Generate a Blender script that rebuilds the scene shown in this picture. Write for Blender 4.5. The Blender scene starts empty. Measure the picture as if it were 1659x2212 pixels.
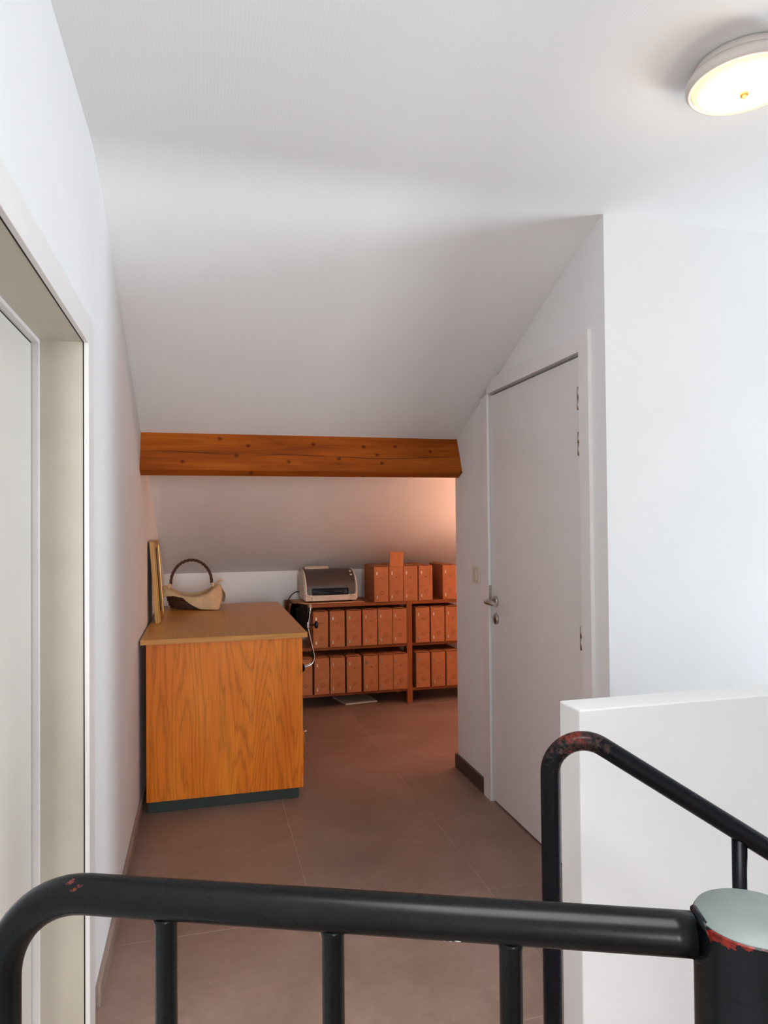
import bpy, bmesh, math, random
from mathutils import Vector, Matrix
random.seed(7)
SC = bpy.context.scene
COL = SC.collection

# ------------------------------------------------------------------ camera
W_PX, H_PX, F_PX = 1659, 2212, 1507.6
CAM = Vector((0, 0, 1.37))
cam_data = bpy.data.cameras.new('camera')
cam = bpy.data.objects.new('camera', cam_data)
COL.objects.link(cam)
cam_data.sensor_fit = 'VERTICAL'
cam_data.sensor_height = 24.0
cam_data.lens = F_PX / H_PX * 24.0
cam_data.clip_start = 0.02
right = Vector((0.96847465, -0.24895266, -0.00891252))
up = Vector((0.00467122, -0.01762214, 0.99983381))
fwd = Vector((0.24906835, 0.96835532, 0.01590368))
cam.matrix_world = Matrix(((right.x, up.x, -fwd.x, CAM.x), (right.y, up.y, -fwd.y, CAM.y),
                           (right.z, up.z, -fwd.z, CAM.z), (0, 0, 0, 1)))
SC.camera = cam

# ------------------------------------------------------------------ world, lights, exposure
SC.view_settings.view_transform = 'Standard'
SC.view_settings.look = 'None'
SC.view_settings.gamma = 1.0
SC.view_settings.use_curve_mapping = False
SC.view_settings.exposure = 0.27
world = bpy.data.worlds.new('sky')
SC.world = world
world.use_nodes = True
bg = world.node_tree.nodes['Background']
bg.inputs['Color'].default_value = (0.62, 0.76, 1.0, 1)
bg.inputs['Strength'].default_value = 1.0


def area_light(name, loc, target, sx, sy, power, color):
    d = bpy.data.lights.new(name, 'AREA')
    d.shape = 'RECTANGLE'
    d.size, d.size_y, d.energy, d.color = sx, sy, power, color
    o = bpy.data.objects.new(name, d)
    COL.objects.link(o)
    o.location = loc
    o.rotation_euler = (Vector(target) - Vector(loc)).to_track_quat('-Z', 'Y').to_euler()
    return o


# daylight through stair window; back and roof windows are added fill, openings built below
area_light('daylight_stair_window', (4.72, 1.40, 1.05), (0.0, 1.40, 1.05), 0.95, 1.3, 108, (0.82, 0.92, 1.0))
area_light('fill_light_back', (0.09, -5.66, 1.48), (0.09, 3.0, 1.48), 0.64, 1.72, 215, (0.97, 0.995, 0.99))
area_light('fill_light_roof', (0.30, 0.10, 2.515), (0.30, 0.10, 0.0), 1.08, 1.08, 56, (0.98, 0.99, 0.965))


def point_light(name, loc, power, color, r):
    d = bpy.data.lights.new(name, 'POINT')
    d.energy, d.color, d.shadow_soft_size = power, color, r
    o = bpy.data.objects.new(name, d)
    COL.objects.link(o)
    o.location = loc
    return o


# ------------------------------------------------------------------ material helpers
def lin(c):
    return tuple((x / 255 / 12.92) if x / 255 <= 0.04045 else ((x / 255 + 0.055) / 1.055) ** 2.4 for x in c[:3]) + (1.0,)


class Mat:
    def __init__(s, name, color, rough=0.5, metal=0.0, spec=0.5):
        s.m = bpy.data.materials.new(name)
        s.m.use_nodes = True
        s.t = s.m.node_tree
        s.b = s.t.nodes['Principled BSDF']
        s.b.inputs['Base Color'].default_value = lin(color)
        s.b.inputs['Roughness'].default_value = rough
        s.b.inputs['Metallic'].default_value = metal
        s.b.inputs['Specular IOR Level'].default_value = spec
        s.co = None

    def node(s, kind, **kw):
        n = s.t.nodes.new(kind)
        for k, v in kw.items():
            setattr(n, k, v)
        return n

    def link(s, a, b):
        s.t.links.new(a, b)

    def coords(s, scale=(1, 1, 1), world=False):
        tc = s.node('ShaderNodeNewGeometry' if world else 'ShaderNodeTexCoord')
        mp = s.node('ShaderNodeMapping')
        mp.inputs['Scale'].default_value = scale
        s.link(tc.outputs['Position' if world else 'Object'], mp.inputs['Vector'])
        return mp.outputs['Vector']

    def noise(s, vec, scale, detail=4, rough=0.55, dist=0.0):
        n = s.node('ShaderNodeTexNoise')
        n.inputs['Scale'].default_value = scale
        n.inputs['Detail'].default_value = detail
        n.inputs['Roughness'].default_value = rough
        n.inputs['Distortion'].default_value = dist
        s.link(vec, n.inputs['Vector'])
        return n.outputs['Fac']

    def wave(s, vec, scale, dist, detail=2, dscale=1.0, axis='X'):
        n = s.node('ShaderNodeTexWave', wave_type='BANDS', bands_direction=axis)
        n.inputs['Scale'].default_value = scale
        n.inputs['Distortion'].default_value = dist
        n.inputs['Detail'].default_value = detail
        n.inputs['Detail Scale'].default_value = dscale
        s.link(vec, n.inputs['Vector'])
        return n.outputs['Fac']

    def ramp(s, fac, stops):
        n = s.node('ShaderNodeValToRGB')
        e = n.color_ramp.elements
        e[0].position, e[0].color = stops[0][0], lin(stops[0][1])
        e[1].position, e[1].color = stops[-1][0], lin(stops[-1][1])
        for p, c in stops[1:-1]:
            x = e.new(p)
            x.color = lin(c)
        s.link(fac, n.inputs['Fac'])
        return n.outputs['Color']

    def mix(s, fac, a, b, mode='MIX'):
        n = s.node('ShaderNodeMix', data_type='RGBA', blend_type=mode)
        for sock, v in ((n.inputs['Factor'], fac), (n.inputs['A'], a), (n.inputs['B'], b)):
            if hasattr(v, 'links') or isinstance(v, bpy.types.NodeSocket):
                s.link(v, sock)
            else:
                sock.default_value = v
        return n.outputs['Result']

    def math(s, op, a, b=None, clamp=False):
        n = s.node('ShaderNodeMath', operation=op, use_clamp=clamp)
        for i, v in enumerate((a, b)):
            if v is None:
                continue
            if isinstance(v, bpy.types.NodeSocket):
                s.link(v, n.inputs[i])
            else:
                n.inputs[i].default_value = v
        return n.outputs[0]

    def color(s, out):
        s.link(out, s.b.inputs['Base Color'])
        return s

    def rough(s, fac, lo, hi):
        n = s.node('ShaderNodeMapRange')
        n.inputs['To Min'].default_value = lo
        n.inputs['To Max'].default_value = hi
        s.link(fac, n.inputs['Value'])
        s.link(n.outputs['Result'], s.b.inputs['Roughness'])
        return s

    def bump(s, h, strength=0.2, dist=0.002):
        n = s.node('ShaderNodeBump')
        n.inputs['Strength'].default_value = strength
        n.inputs['Distance'].default_value = dist
        s.link(h, n.inputs['Height'])
        s.link(n.outputs['Normal'], s.b.inputs['Normal'])
        return s


def plain(name, color, rough=0.5, metal=0.0, var=0.04, scale=6.0, bump=0.0, bscale=200, spec=0.5):
    m = Mat(name, color, rough, metal, spec)
    v = m.coords()
    n = m.noise(v, scale, 3)
    lo = tuple(max(0, c * (1 - var)) for c in color)
    hi = tuple(min(255, c * (1 + var)) for c in color)
    m.color(m.ramp(n, [(0.3, lo), (0.7, hi)]))
    if bump:
        m.bump(m.noise(v, bscale, 2), bump, 0.001)
    return m.m


def paint_wall(name, color, rough=0.85):
    m = Mat(name, color, rough, spec=0.25)
    v = m.coords()
    n = m.noise(v, 2.2, 3)
    m.color(m.ramp(n, [(0.3, tuple(c * 0.985 for c in color)), (0.7, color)]))
    m.bump(m.noise(v, 140, 3), 0.12, 0.0015)
    return m.m


def ribbed_ceiling(name, color):
    m = Mat(name, color, 0.88, spec=0.2)
    v = m.coords()
    w = m.wave(v, 36, 0.6, 2, 3.0, 'X')
    n = m.noise(v, 90, 3)
    big = m.noise(v, 1.3, 3)
    m.color(m.ramp(big, [(0.3, tuple(c * 0.985 for c in color)), (0.7, color)]))
    h = m.math('ADD', m.math('MULTIPLY', w, 0.6), m.math('MULTIPLY', n, 0.6))
    m.bump(h, 0.13, 0.0015)
    return m.m


def veneer(name, light, mid, dark, rough=0.38, axis='Z', figure=1.0, spec=0.2):
    """wood with its grain along one axis: long streaks, rings of figure, fine pores"""
    m = Mat(name, mid, rough, spec=spec)
    st = {'Z': (1, 1, 0.09), 'X': (0.09, 1, 1), 'Y': (1, 0.09, 1)}[axis]
    fine = {'Z': (1, 1, 0.03), 'X': (0.03, 1, 1), 'Y': (1, 0.03, 1)}[axis]
    v = m.coords(st)
    vf = m.coords(fine)
    body = m.noise(v, 5.0, 4, 0.6, 0.6)
    n1 = m.noise(v, 4.2, 2, 0.5, 0.25)
    n2 = m.noise(v, 60.0, 2, 0.5)
    rings = m.math('ABSOLUTE', m.math('SUBTRACT', m.math('FRACT', m.math('ADD', m.math('MULTIPLY', n1, 26.0), m.math('MULTIPLY', n2, 1.1))), 0.5))
    rings = m.math('MULTIPLY', rings, 2.0)
    pores = m.noise(vf, 170, 3, 0.6)
    base = m.ramp(body, [(0.3, dark), (0.5, mid), (0.72, light)])
    fig = m.ramp(rings, [(0.0, (150, 146, 142)), (0.25, (222, 220, 218)), (0.7, (255, 255, 255))])
    por = m.ramp(pores, [(0.35, (222, 216, 210)), (0.6, (255, 255, 255))])
    c = m.mix(0.42 * figure, base, fig, 'MULTIPLY')
    c = m.mix(0.55, c, por, 'MULTIPLY')
    m.color(c)
    m.rough(body, rough - 0.06, rough + 0.08)
    m.bump(pores, 0.08, 0.0008)
    return m.m


def beam_wood(name):
    m = Mat(name, (118, 62, 22), 0.55, spec=0.15)
    v = m.coords((0.10, 1, 1))
    body = m.noise(v, 9, 5, 0.62, 0.8)
    fine = m.noise(m.coords((0.03, 1, 1)), 120, 3)
    base = m.ramp(body, [(0.3, (132, 60, 12)), (0.5, (166, 82, 18)), (0.72, (188, 102, 30))])
    base = m.mix(0.4, base, m.ramp(fine, [(0.35, (180, 170, 160)), (0.6, (255, 255, 255))]), 'MULTIPLY')
    # knots: small dark spots on a stretched cell grid
    sp = m.node('ShaderNodeSeparateXYZ')
    m.link(m.coords((0.8, 1, 1.0)), sp.inputs[0])
    cb = m.node('ShaderNodeCombineXYZ')
    m.link(sp.outputs['X'], cb.inputs['X'])
    m.link(sp.outputs['Z'], cb.inputs['Y'])
    vo = m.node('ShaderNodeTexVoronoi', voronoi_dimensions='2D')
    vo.inputs['Scale'].default_value = 6.8
    m.link(cb.outputs[0], vo.inputs['Vector'])
    k = m.ramp(vo.outputs['Distance'], [(0.0, (84, 56, 38)), (0.03, (128, 92, 66)), (0.085, (255, 255, 255))])
    base = m.mix(0.75, base, k, 'MULTIPLY')
    m.color(base)
    m.bump(fine, 0.12, 0.001)
    return m.m


def tile_mat(name):
    m = Mat(name, (118, 98, 88), 0.36, spec=0.5)
    v = m.coords(world=True)
    big = m.noise(v, 2.3, 5, 0.6, 0.4)
    small = m.noise(v, 26, 4, 0.65)
    c = m.ramp(big, [(0.28, (134, 108, 95)), (0.52, (149, 122, 110)), (0.75, (163, 137, 126))])
    c = m.mix(0.35, c, m.ramp(small, [(0.3, (196, 192, 188)), (0.65, (255, 255, 255))]), 'MULTIPLY')
    specks = m.noise(v, 60, 1, 0.5)
    c = m.mix(m.ramp(specks, [(0.765, (0, 0, 0)), (0.79, (120, 120, 120))]), c, lin((205, 195, 188)))
    oi = m.node('ShaderNodeObjectInfo')
    c = m.mix(m.math('MULTIPLY', oi.outputs['Random'], 0.16), c, lin((92, 74, 64)))
    m.color(c)
    m.rough(small, 0.3, 0.48)
    m.bump(small, 0.05, 0.0006)
    return m.m


def black_paint(name, chips=(), tint=(11, 12, 14), grey_dust=0.0):
    """glossy black enamel; chips = [(centre, radius, colour, threshold)] bare spots in object space"""
    m = Mat(name, tint, 0.2, spec=0.14)
    v = m.coords()
    n = m.noise(v, 22, 5, 0.65)
    c = m.ramp(m.noise(v, 9, 4), [(0.3, tint), (0.72, tuple(x + 7 for x in tint))])
    for ctr, r, colr, th, zs in chips:
        d = m.node('ShaderNodeVectorMath', operation='DISTANCE')
        m.link(m.coords((1, 1, zs)), d.inputs[0])
        d.inputs[1].default_value = (ctr[0], ctr[1], ctr[2] * zs)
        fall = m.math('SUBTRACT', 1.0, m.math('DIVIDE', d.outputs['Value'], r), True)
        nn = m.noise(m.coords((1, 1.0, 1.0)), 70, 6, 0.72)
        mask = m.math('MULTIPLY', m.math('SUBTRACT', m.math('ADD', m.math('MULTIPLY', fall, 0.4), m.math('MULTIPLY', nn, 1.5)), th), 30, True)
        mask = m.math('MULTIPLY', mask, m.math('MULTIPLY', fall, 5.0, True))
        c = m.mix(mask, c, m.ramp(m.noise(v, 120, 3), [(0.35, tuple(x * 0.62 for x in colr)), (0.62, colr)]))
    m.color(c)
    m.rough(n, 0.2, 0.36)
    m.bump(m.noise(v, 18, 2), 0.03, 0.002)
    return m.m


def emitter(name, color, strength):
    m = Mat(name, (240, 236, 225), 0.35)
    m.b.inputs['Emission Color'].default_value = lin(color)
    m.b.inputs['Emission Strength'].default_value = strength
    return m


WALL = paint_wall('white_wall_paint', (245, 245, 245))
CEIL = ribbed_ceiling('ribbed_white_ceiling_paper', (242, 242, 242))
DOORW = plain('white_door_lacquer', (236, 232, 231), 0.42, var=0.008)
CASING = plain('white_casing_lacquer', (242, 238, 237), 0.4, var=0.008)
LEAFL = plain('cream_door_lacquer', (233, 229, 222), 0.38, var=0.01)
JAMB = plain('beige_jamb_laminate', (206, 198, 182), 0.45, var=0.02)
TILE = tile_mat('brown_stoneware')
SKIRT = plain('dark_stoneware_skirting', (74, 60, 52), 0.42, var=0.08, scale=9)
SKIRTL = plain('pale_brown_stoneware_skirting', (150, 130, 120), 0.42, var=0.06, scale=9)
GROUT = plain('tile_grout', (176, 154, 140), 0.8, var=0.05)
DESKW = veneer('desk_oak_veneer', (236, 142, 44), (224, 122, 28), (206, 102, 18), 0.36, 'Z')
DESKT = veneer('desk_top_laminate', (210, 154, 78), (202, 144, 68), (192, 134, 60), 0.3, 'Y', 0.35)
DESKE = veneer('desk_edge_veneer', (208, 148, 80), (198, 136, 68), (182, 120, 56), 0.38, 'X', 0.5)
PLINTH = plain('dark_green_plinth_lacquer', (20, 34, 26), 0.55, var=0.1)
BEAM = beam_wood('stained_beam_pine')
SHELFW = veneer('red_brown_shelf_pine', (162, 96, 56), (146, 82, 45), (124, 66, 34), 0.45, 'X', 0.5)
SHELFV = veneer('red_brown_shelf_pine_upright', (162, 96, 56), (146, 82, 45), (124, 66, 34), 0.45, 'Z', 0.5)
KRAFT = plain('kraft_cardboard', (176, 112, 70), 0.75, var=0.05, scale=24, bump=0.06)
KRAFTR = plain('dark_kraft_ring', (112, 64, 36), 0.8)  # darker kraft tone for the finger ring
KRAFTIN = plain('kraft_cardboard_inside', (184, 118, 70), 0.8, var=0.04, scale=20)
INK = plain('black_stamp_ink', (38, 24, 20), 0.7)
STEEL = plain('brushed_steel', (196, 190, 182), 0.28, 1.0, var=0.03)
CHROME = plain('chrome', (225, 225, 225), 0.1, 1.0, var=0.01)
CLIP = plain('tinned_clip', (225, 215, 200), 0.3, 1.0, var=0.02)
PRCREAM = plain('printer_cream_plastic', (214, 200, 182), 0.42, var=0.01)
PRGREY = plain('printer_grey_plastic', (76, 66, 62), 0.36, var=0.03)
PRBLACK = plain('printer_black_plastic', (8, 8, 9), 0.35, var=0.1, spec=0.2)
PRDARK = plain('printer_blue_black_plastic', (48, 52, 60), 0.3, var=0.1)
BLACKFAB = plain('black_chair_upholstery', (7, 7, 7), 0.8, var=0.15, scale=30, spec=0.08)
BLACKPL = plain('black_plastic', (20, 20, 21), 0.4, var=0.1)
PAPER = plain('white_paper', (226, 214, 200), 0.7, var=0.02)
CARDSHEET = plain('buff_card_sheet', (200, 150, 105), 0.75, var=0.05, scale=20)
CLOTH = plain('beige_linen', (206, 178, 140), 0.9, var=0.06, scale=14, bump=0.25, bscale=500)
WICKER = plain('dark_brown_wicker', (74, 38, 22), 0.5, var=0.22, scale=40)
FRAMEW = veneer('frame_pine', (206, 158, 84), (190, 138, 66), (168, 116, 50), 0.35, 'Z', 0.6)
FRAMEG = plain('frame_gilt_lip', (214, 176, 100), 0.3, 0.5, var=0.05)
FRAMEB = plain('frame_backing_board', (52, 44, 38), 0.8)
SWITCHC = plain('ivory_switch_plastic', (226, 214, 196), 0.4, var=0.01)
LAMPW = plain('white_lamp_enamel', (222, 212, 206), 0.45, var=0.01)
BRASS = plain('lamp_finial_brass', (200, 150, 90), 0.35, 0.8)
CAPGREY = plain('grey_green_post_cap', (92, 100, 98), 0.55, var=0.05, scale=18)  # one even grey-green tone for the cap
WINW = plain('white_window_frame', (235, 236, 238), 0.4, var=0.01)
STRING = plain('hemp_string', (190, 140, 84), 0.8)
RUBBER = plain('black_rubber', (14, 14, 14), 0.8)
CABLE = plain('black_cable', (16, 15, 15), 0.5)

gm = Mat('window_glass', (255, 255, 255), 0.02)
tr = gm.node('ShaderNodeBsdfTransparent')
gl = gm.node('ShaderNodeBsdfGlossy')
gl.inputs['Roughness'].default_value = 0.02
fr = gm.node('ShaderNodeFresnel')
mx = gm.node('ShaderNodeMixShader')
gm.link(fr.outputs[0], mx.inputs[0])
gm.link(tr.outputs[0], mx.inputs[1])
gm.link(gl.outputs[0], mx.inputs[2])
gm.link(mx.outputs[0], gm.t.nodes['Material Output'].inputs['Surface'])
GLASS = gm.m

# ------------------------------------------------------------------ mesh helpers
def BM():
    return bmesh.new()


def box(bm, x0, x1, y0, y1, z0, z1, bevel=0.0, seg=1):
    r = bmesh.ops.create_cube(bm, size=1.0)
    vs = r['verts']
    for v in vs:
        v.co = Vector((x0 + (v.co.x + 0.5) * (x1 - x0), y0 + (v.co.y + 0.5) * (y1 - y0), z0 + (v.co.z + 0.5) * (z1 - z0)))
    if bevel:
        es = {e for v in vs for e in v.link_edges}
        bmesh.ops.bevel(bm, geom=list(es), offset=bevel, segments=seg, affect='EDGES', profile=0.5)
    return bm


def prism(bm, poly, axis, a, b):
    """extrude a polygon given in the two other axes (in xyz order) along axis from a to b"""
    def P3(p, t):
        if axis == 'X':
            return (t, p[0], p[1])
        if axis == 'Y':
            return (p[0], t, p[1])
        return (p[0], p[1], t)
    lo = [bm.verts.new(P3(p, a)) for p in poly]
    hi = [bm.verts.new(P3(p, b)) for p in poly]
    n = len(poly)
    bm.faces.new(lo)
    bm.faces.new(hi)
    for i in range(n):
        bm.faces.new((lo[i], lo[(i + 1) % n], hi[(i + 1) % n], hi[i]))
    bmesh.ops.recalc_face_normals(bm, faces=bm.faces)
    return bm


def tube(bm, pts, r, seg=16, caps=True):
    pts = [Vector(p) for p in pts]
    rr = r if isinstance(r, (list, tuple)) else [r] * len(pts)
    t0 = (pts[1] - pts[0]).normalized()
    ref = Vector((0, 0, 1)) if abs(t0.z) < 0.9 else Vector((1, 0, 0))
    nrm = (ref - t0 * ref.dot(t0)).normalized()
    rings = []
    for i, p in enumerate(pts):
        if i == 0:
            t = t0
        elif i == len(pts) - 1:
            t = (pts[i] - pts[i - 1]).normalized()
        else:
            t = ((pts[i + 1] - p).normalized() + (p - pts[i - 1]).normalized()).normalized()
        nrm = (nrm - t * nrm.dot(t)).normalized()
        bn = t.cross(nrm)
        rings.append([bm.verts.new(p + (nrm * math.cos(2 * math.pi * k / seg) + bn * math.sin(2 * math.pi * k / seg)) * rr[i]) for k in range(seg)])
    for a, b in zip(rings, rings[1:]):
        for k in range(seg):
            f = bm.faces.new((a[k], a[(k + 1) % seg], b[(k + 1) % seg], b[k]))
            f.smooth = True
    if caps:
        bm.faces.new(list(reversed(rings[0])))
        bm.faces.new(rings[-1])
    return bm


def lathe(bm, prof, ctr, seg=48, axis='Z', smooth=True):
    """prof: list of (radius, height)"""
    c = Vector(ctr)
    rings = []
    for r, h in prof:
        ring = []
        if r < 1e-6:
            d = {'Z': (0, 0, h), 'X': (h, 0, 0), 'Y': (0, h, 0)}[axis]
            ring = [bm.verts.new(c + Vector(d))]
        else:
            for k in range(seg):
                a = 2 * math.pi * k / seg
                u, w = r * math.cos(a), r * math.sin(a)
                d = {'Z': (u, w, h), 'X': (h, u, w), 'Y': (u, h, w)}[axis]
                ring.append(bm.verts.new(c + Vector(d)))
        rings.append(ring)
    for a, b in zip(rings, rings[1:]):
        for k in range(seg):
            k2 = (k + 1) % seg
            if len(a) == 1 and len(b) == 1:
                continue
            if len(a) == 1:
                f = bm.faces.new((a[0], b[k2], b[k]))
            elif len(b) == 1:
                f = bm.faces.new((a[k], a[k2], b[0]))
            else:
                f = bm.faces.new((a[k], a[k2], b[k2], b[k]))
            f.smooth = smooth
    for ring in (rings[0], rings[-1]):
        if len(ring) > 1:
            bm.faces.new(ring)
    bmesh.ops.recalc_face_normals(bm, faces=bm.faces)
    return bm


def arc(c, u, v, r, a0, a1, n):
    c, u, v = Vector(c), Vector(u), Vector(v)
    return [c + (u * math.cos(a0 + (a1 - a0) * i / n) + v * math.sin(a0 + (a1 - a0) * i / n)) * r for i in range(n + 1)]


def link_obj(name, data, parent=None):
    o = bpy.data.objects.new(name, data)
    COL.objects.link(o)
    if parent is not None:
        o.parent = parent
    return o


def props(o, label=None, cat=None, group=None, kind=None):
    for k, v in (('label', label), ('category', cat), ('group', group), ('kind', kind)):
        if v:
            o[k] = v
    return o


def world_loc(o):
    v = Vector((0, 0, 0))
    while o is not None:
        v += o.location
        o = o.parent
    return v


def sharp(me, ang=40):
    try:
        me.set_sharp_from_angle(angle=math.radians(ang))
    except Exception:
        pass


def part(name, bm, mat, parent=None, label=None, smooth=None, pivot=None):
    """link bm (built in room coordinates) as one object under parent"""
    me = bpy.data.meshes.new(name)
    off = world_loc(parent) if parent is not None else Vector((0, 0, 0))
    loc = Vector((0, 0, 0))
    if pivot is not None:
        loc = Vector(pivot) - off
        off = Vector(pivot)
    bmesh.ops.translate(bm, verts=bm.verts, vec=-off)
    bm.to_mesh(me)
    bm.free()
    if smooth:
        for p in me.polygons:
            p.use_smooth = True
        sharp(me, smooth if smooth is not True else 40)
    me.materials.append(mat)
    o = link_obj(name, me, parent)
    o.location = loc
    if label:
        o['label'] = label
    return o


def thing(name, label, cat, loc, group=None, kind=None):
    o = link_obj(name, None)
    o.location = loc
    return props(o, label, cat, group, kind)


def structure(name, bm, mat, label, cat):
    return props(part(name, bm, mat), label, cat, kind='structure')


# ------------------------------------------------------------------ the room
XL, XR, YC, YE, YF, ZC = -0.306, 1.369, 2.176, 3.703, 5.67, 2.467
XS, YB = 4.60, -5.5                       # stair-side wall, wall behind the camera
SL = 0.4225                               # slope of the roof: drop per metre of depth
slope = lambda y: ZC - SL * (y - YC)
T = 0.655                                 # tile pitch
JX, JY = 0.367, 1.790                     # one joint crossing

# floor: grout bed with every tile as a piece
bm = BM()
box(bm, XL - 0.14, XS + 0.14, YB - 0.14, YF + 0.1, -0.12, -0.0015)
floor = structure('floor', bm, GROUT, 'brown stoneware tile floor of the landing with thin pale joints', 'floor')
g = 0.0014
nx0, nx1 = math.floor((XL - JX) / T), math.ceil((XS - JX) / T)
ny0, ny1 = math.floor((YB - JY) / T), math.ceil((YF - JY) / T)
for i in range(nx0, nx1):
    for j in range(ny0, ny1):
        x0, x1 = max(XL, JX + i * T + g), min(XS if j * T + JY < 1.9 else 3.1, JX + (i + 1) * T - g)
        y0, y1 = max(YB, JY + j * T + g), min(YF, JY + (j + 1) * T - g)
        if i == nx0:
            x1 = JX - g                          # the sliver under the skirting belongs to the first whole tile
        if i == nx0 + 1 or x1 - x0 < 0.01 or y1 - y0 < 0.01:
            continue
        bm = BM()
        box(bm, x0, x1, y0, y1, -0.012, random.uniform(-0.0004, 0.0002), 0.0008)
        part('tile', bm, TILE, floor, pivot=((x0 + x1) / 2, (y0 + y1) / 2, 0))

# ceiling: flat field that bends into the roof slope
bm = BM()
th = 0.12
bend_pts = []
for k in range(9):                                # soft bend where the paper runs from flat to slope
    t = k / 8
    y = YC - 0.12 + 0.24 * t
    bend_pts.append((y, ZC - SL * 0.24 * t * t / 2))
SKX, SKY = (-0.30, 0.90), (-0.50, 0.70)             # opening for the added roof window, unseen fill light
holed_lo = [(XL - 0.15, XS + 0.14, YB - 0.15, SKY[0]), (XL - 0.15, SKX[0], SKY[0], SKY[1]), (SKX[1], XS + 0.14, SKY[0], SKY[1])]
for x0_, x1_, y0_, y1_ in holed_lo:
    box(bm, x0_, x1_, y0_, y1_, ZC, ZC + th)
poly = [(SKY[1], ZC)] + bend_pts + [(YF + 0.15, slope(YF + 0.15)), (YF + 0.15, slope(YF + 0.15) + th), (YC, ZC + th), (SKY[1], ZC + th)]
prism(bm, poly, 'X', XL - 0.15, XS + 0.14)
ceil_o = structure('ceiling', bm, CEIL, 'white papered ceiling that bends down into the roof slope', 'ceiling')

for p_ in ceil_o.data.polygons:
    p_.use_smooth = True
sharp(ceil_o.data, 20)

# left wall with the deep doorway
DY0, DY1, DZ = 1.10, 1.968, 1.853
bm = BM()
box(bm, XL - 0.14, XL, DY1 + 0.004, YF + 0.1, -0.01, 2.6)
box(bm, XL - 0.14, XL, YB - 0.14, DY0, -0.01, 2.6)
box(bm, XL - 0.14, XL, DY0, DY1 + 0.004, DZ + 0.004, 2.6)
structure('wall_left', bm, WALL, 'long white wall on the left with the beige lined doorway', 'wall')

# wall with the clipped door, corner towards the stairs, wall end at the alcove
RY0, RY1, RZ = 2.336, 3.213, 2.004        # opening between the casings
bm = BM()
box(bm, XR, XR + 0.10, YC, RY0, -0.01, 2.6)
box(bm, XR, XR + 0.10, RY1, YE, -0.01, 2.6)
box(bm, XR, XR + 0.10, RY0, RY1, RZ, 2.6)
structure('wall_right', bm, WALL, 'white wall around the clipped door beside the alcove', 'wall')
bm = BM()
box(bm, XR + 0.10, XS + 0.14, YC, YC + 0.1, -0.01, 2.6)
structure('wall_stair', bm, WALL, 'bright white wall facing the stairs behind the low parapet', 'wall')
bm = BM()
box(bm, XR + 0.10, 3.2, YE - 0.1, YE, -0.01, 2.6)
structure('wall_closet', bm, WALL, 'white wall closing the alcove behind the door', 'wall')
bm = BM()
box(bm, XL - 0.14, 3.2, YF, YF + 0.1, -0.01, 1.3)
structure('wall_far', bm, WALL, 'low white knee wall behind the archive shelves', 'wall')
bm = BM()
box(bm, 3.1, 3.2, YE, YF, -0.01, 2.2)
structure('wall_alcove', bm, WALL, 'white end wall of the archive alcove', 'wall')

# stair-side wall with the window beside the parapet and the added fill window further back
def holed(bm, fixed, u0, u1, z0, z1, holes, axis):
    """wall slab between fixed[0], fixed[1] with rectangular openings (a0,a1,b0,b1) sorted along u"""
    def bx(a, b, c, d):
        if b - a > 1e-4 and d - c > 1e-4:
            if axis == 'X':
                box(bm, fixed[0], fixed[1], a, b, c, d)
            else:
                box(bm, a, b, fixed[0], fixed[1], c, d)
    u = u0
    for a0, a1, b0, b1 in holes:
        bx(u, a0, z0, z1)
        bx(a0, a1, z0, b0)
        bx(a0, a1, b1, z1)
        u = a1
    bx(u, u1, z0, z1)
    return bm


XC = 0.52                                  # unseen wall behind the camera, added to block back-window light
W1 = (0.90, 1.90, 0.38, 1.72)
structure('wall_side', holed(BM(), (XS, XS + 0.14), -0.72, YC + 0.1, -0.01, 2.6, [W1], 'X'), WALL,
          'white wall on the stair side with a low window', 'wall')
W2 = (-0.28, 0.46, 0.55, 2.40)  # opening of the added back window, unseen fill light
structure('wall_back', holed(BM(), (YB - 0.14, YB), XL, XC + 0.12, -0.01, 2.6, [W2], 'Y'), WALL,
          'white wall at the near end of the landing with an added tall fill window', 'wall')
bm = BM()
box(bm, XC, XS, -0.72, -0.60, -0.01, 2.6)  # added out of view, keeps back-window light off parapet and stair wall
box(bm, XC, XC + 0.12, YB, -0.72, -0.01, 2.6)
structure('wall_light_block', bm, WALL, 'unseen white wall added to keep the back window light off the parapet', 'wall')


def window(name, hole, fixed, axis, label):
    a0, a1, b0, b1 = hole
    w = 0.05
    ctr = (a0 + a1) / 2
    root = thing(name, label, 'window', (fixed, ctr, b0) if axis == 'X' else (ctr, fixed, b0), kind='structure')
    def bx(bm, a, b, c, d, t):
        if axis == 'X':
            box(bm, fixed - t, fixed + t, a, b, c, d)
        else:
            box(bm, a, b, fixed - t, fixed + t, c, d)
    bm = BM()
    bx(bm, a0, a0 + w, b0, b1, 0.03)
    bx(bm, a1 - w, a1, b0, b1, 0.03)
    bx(bm, a0 + w, a1 - w, b0, b0 + w, 0.03)
    bx(bm, a0 + w, a1 - w, b1 - w, b1, 0.03)
    part('window_frame', bm, WINW, root)
    bm = BM()
    bx(bm, a0 + w, a1 - w, b0 + w, b1 - w, 0.003)
    part('pane', bm, GLASS, root)


window('window_1', W1, XS + 0.07, 'X', 'square white window beyond the parapet of the stairs')
window('fill_window_back', W2, YB - 0.07, 'Y', 'unseen tall white window added at the near end of the landing for fill light')

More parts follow.
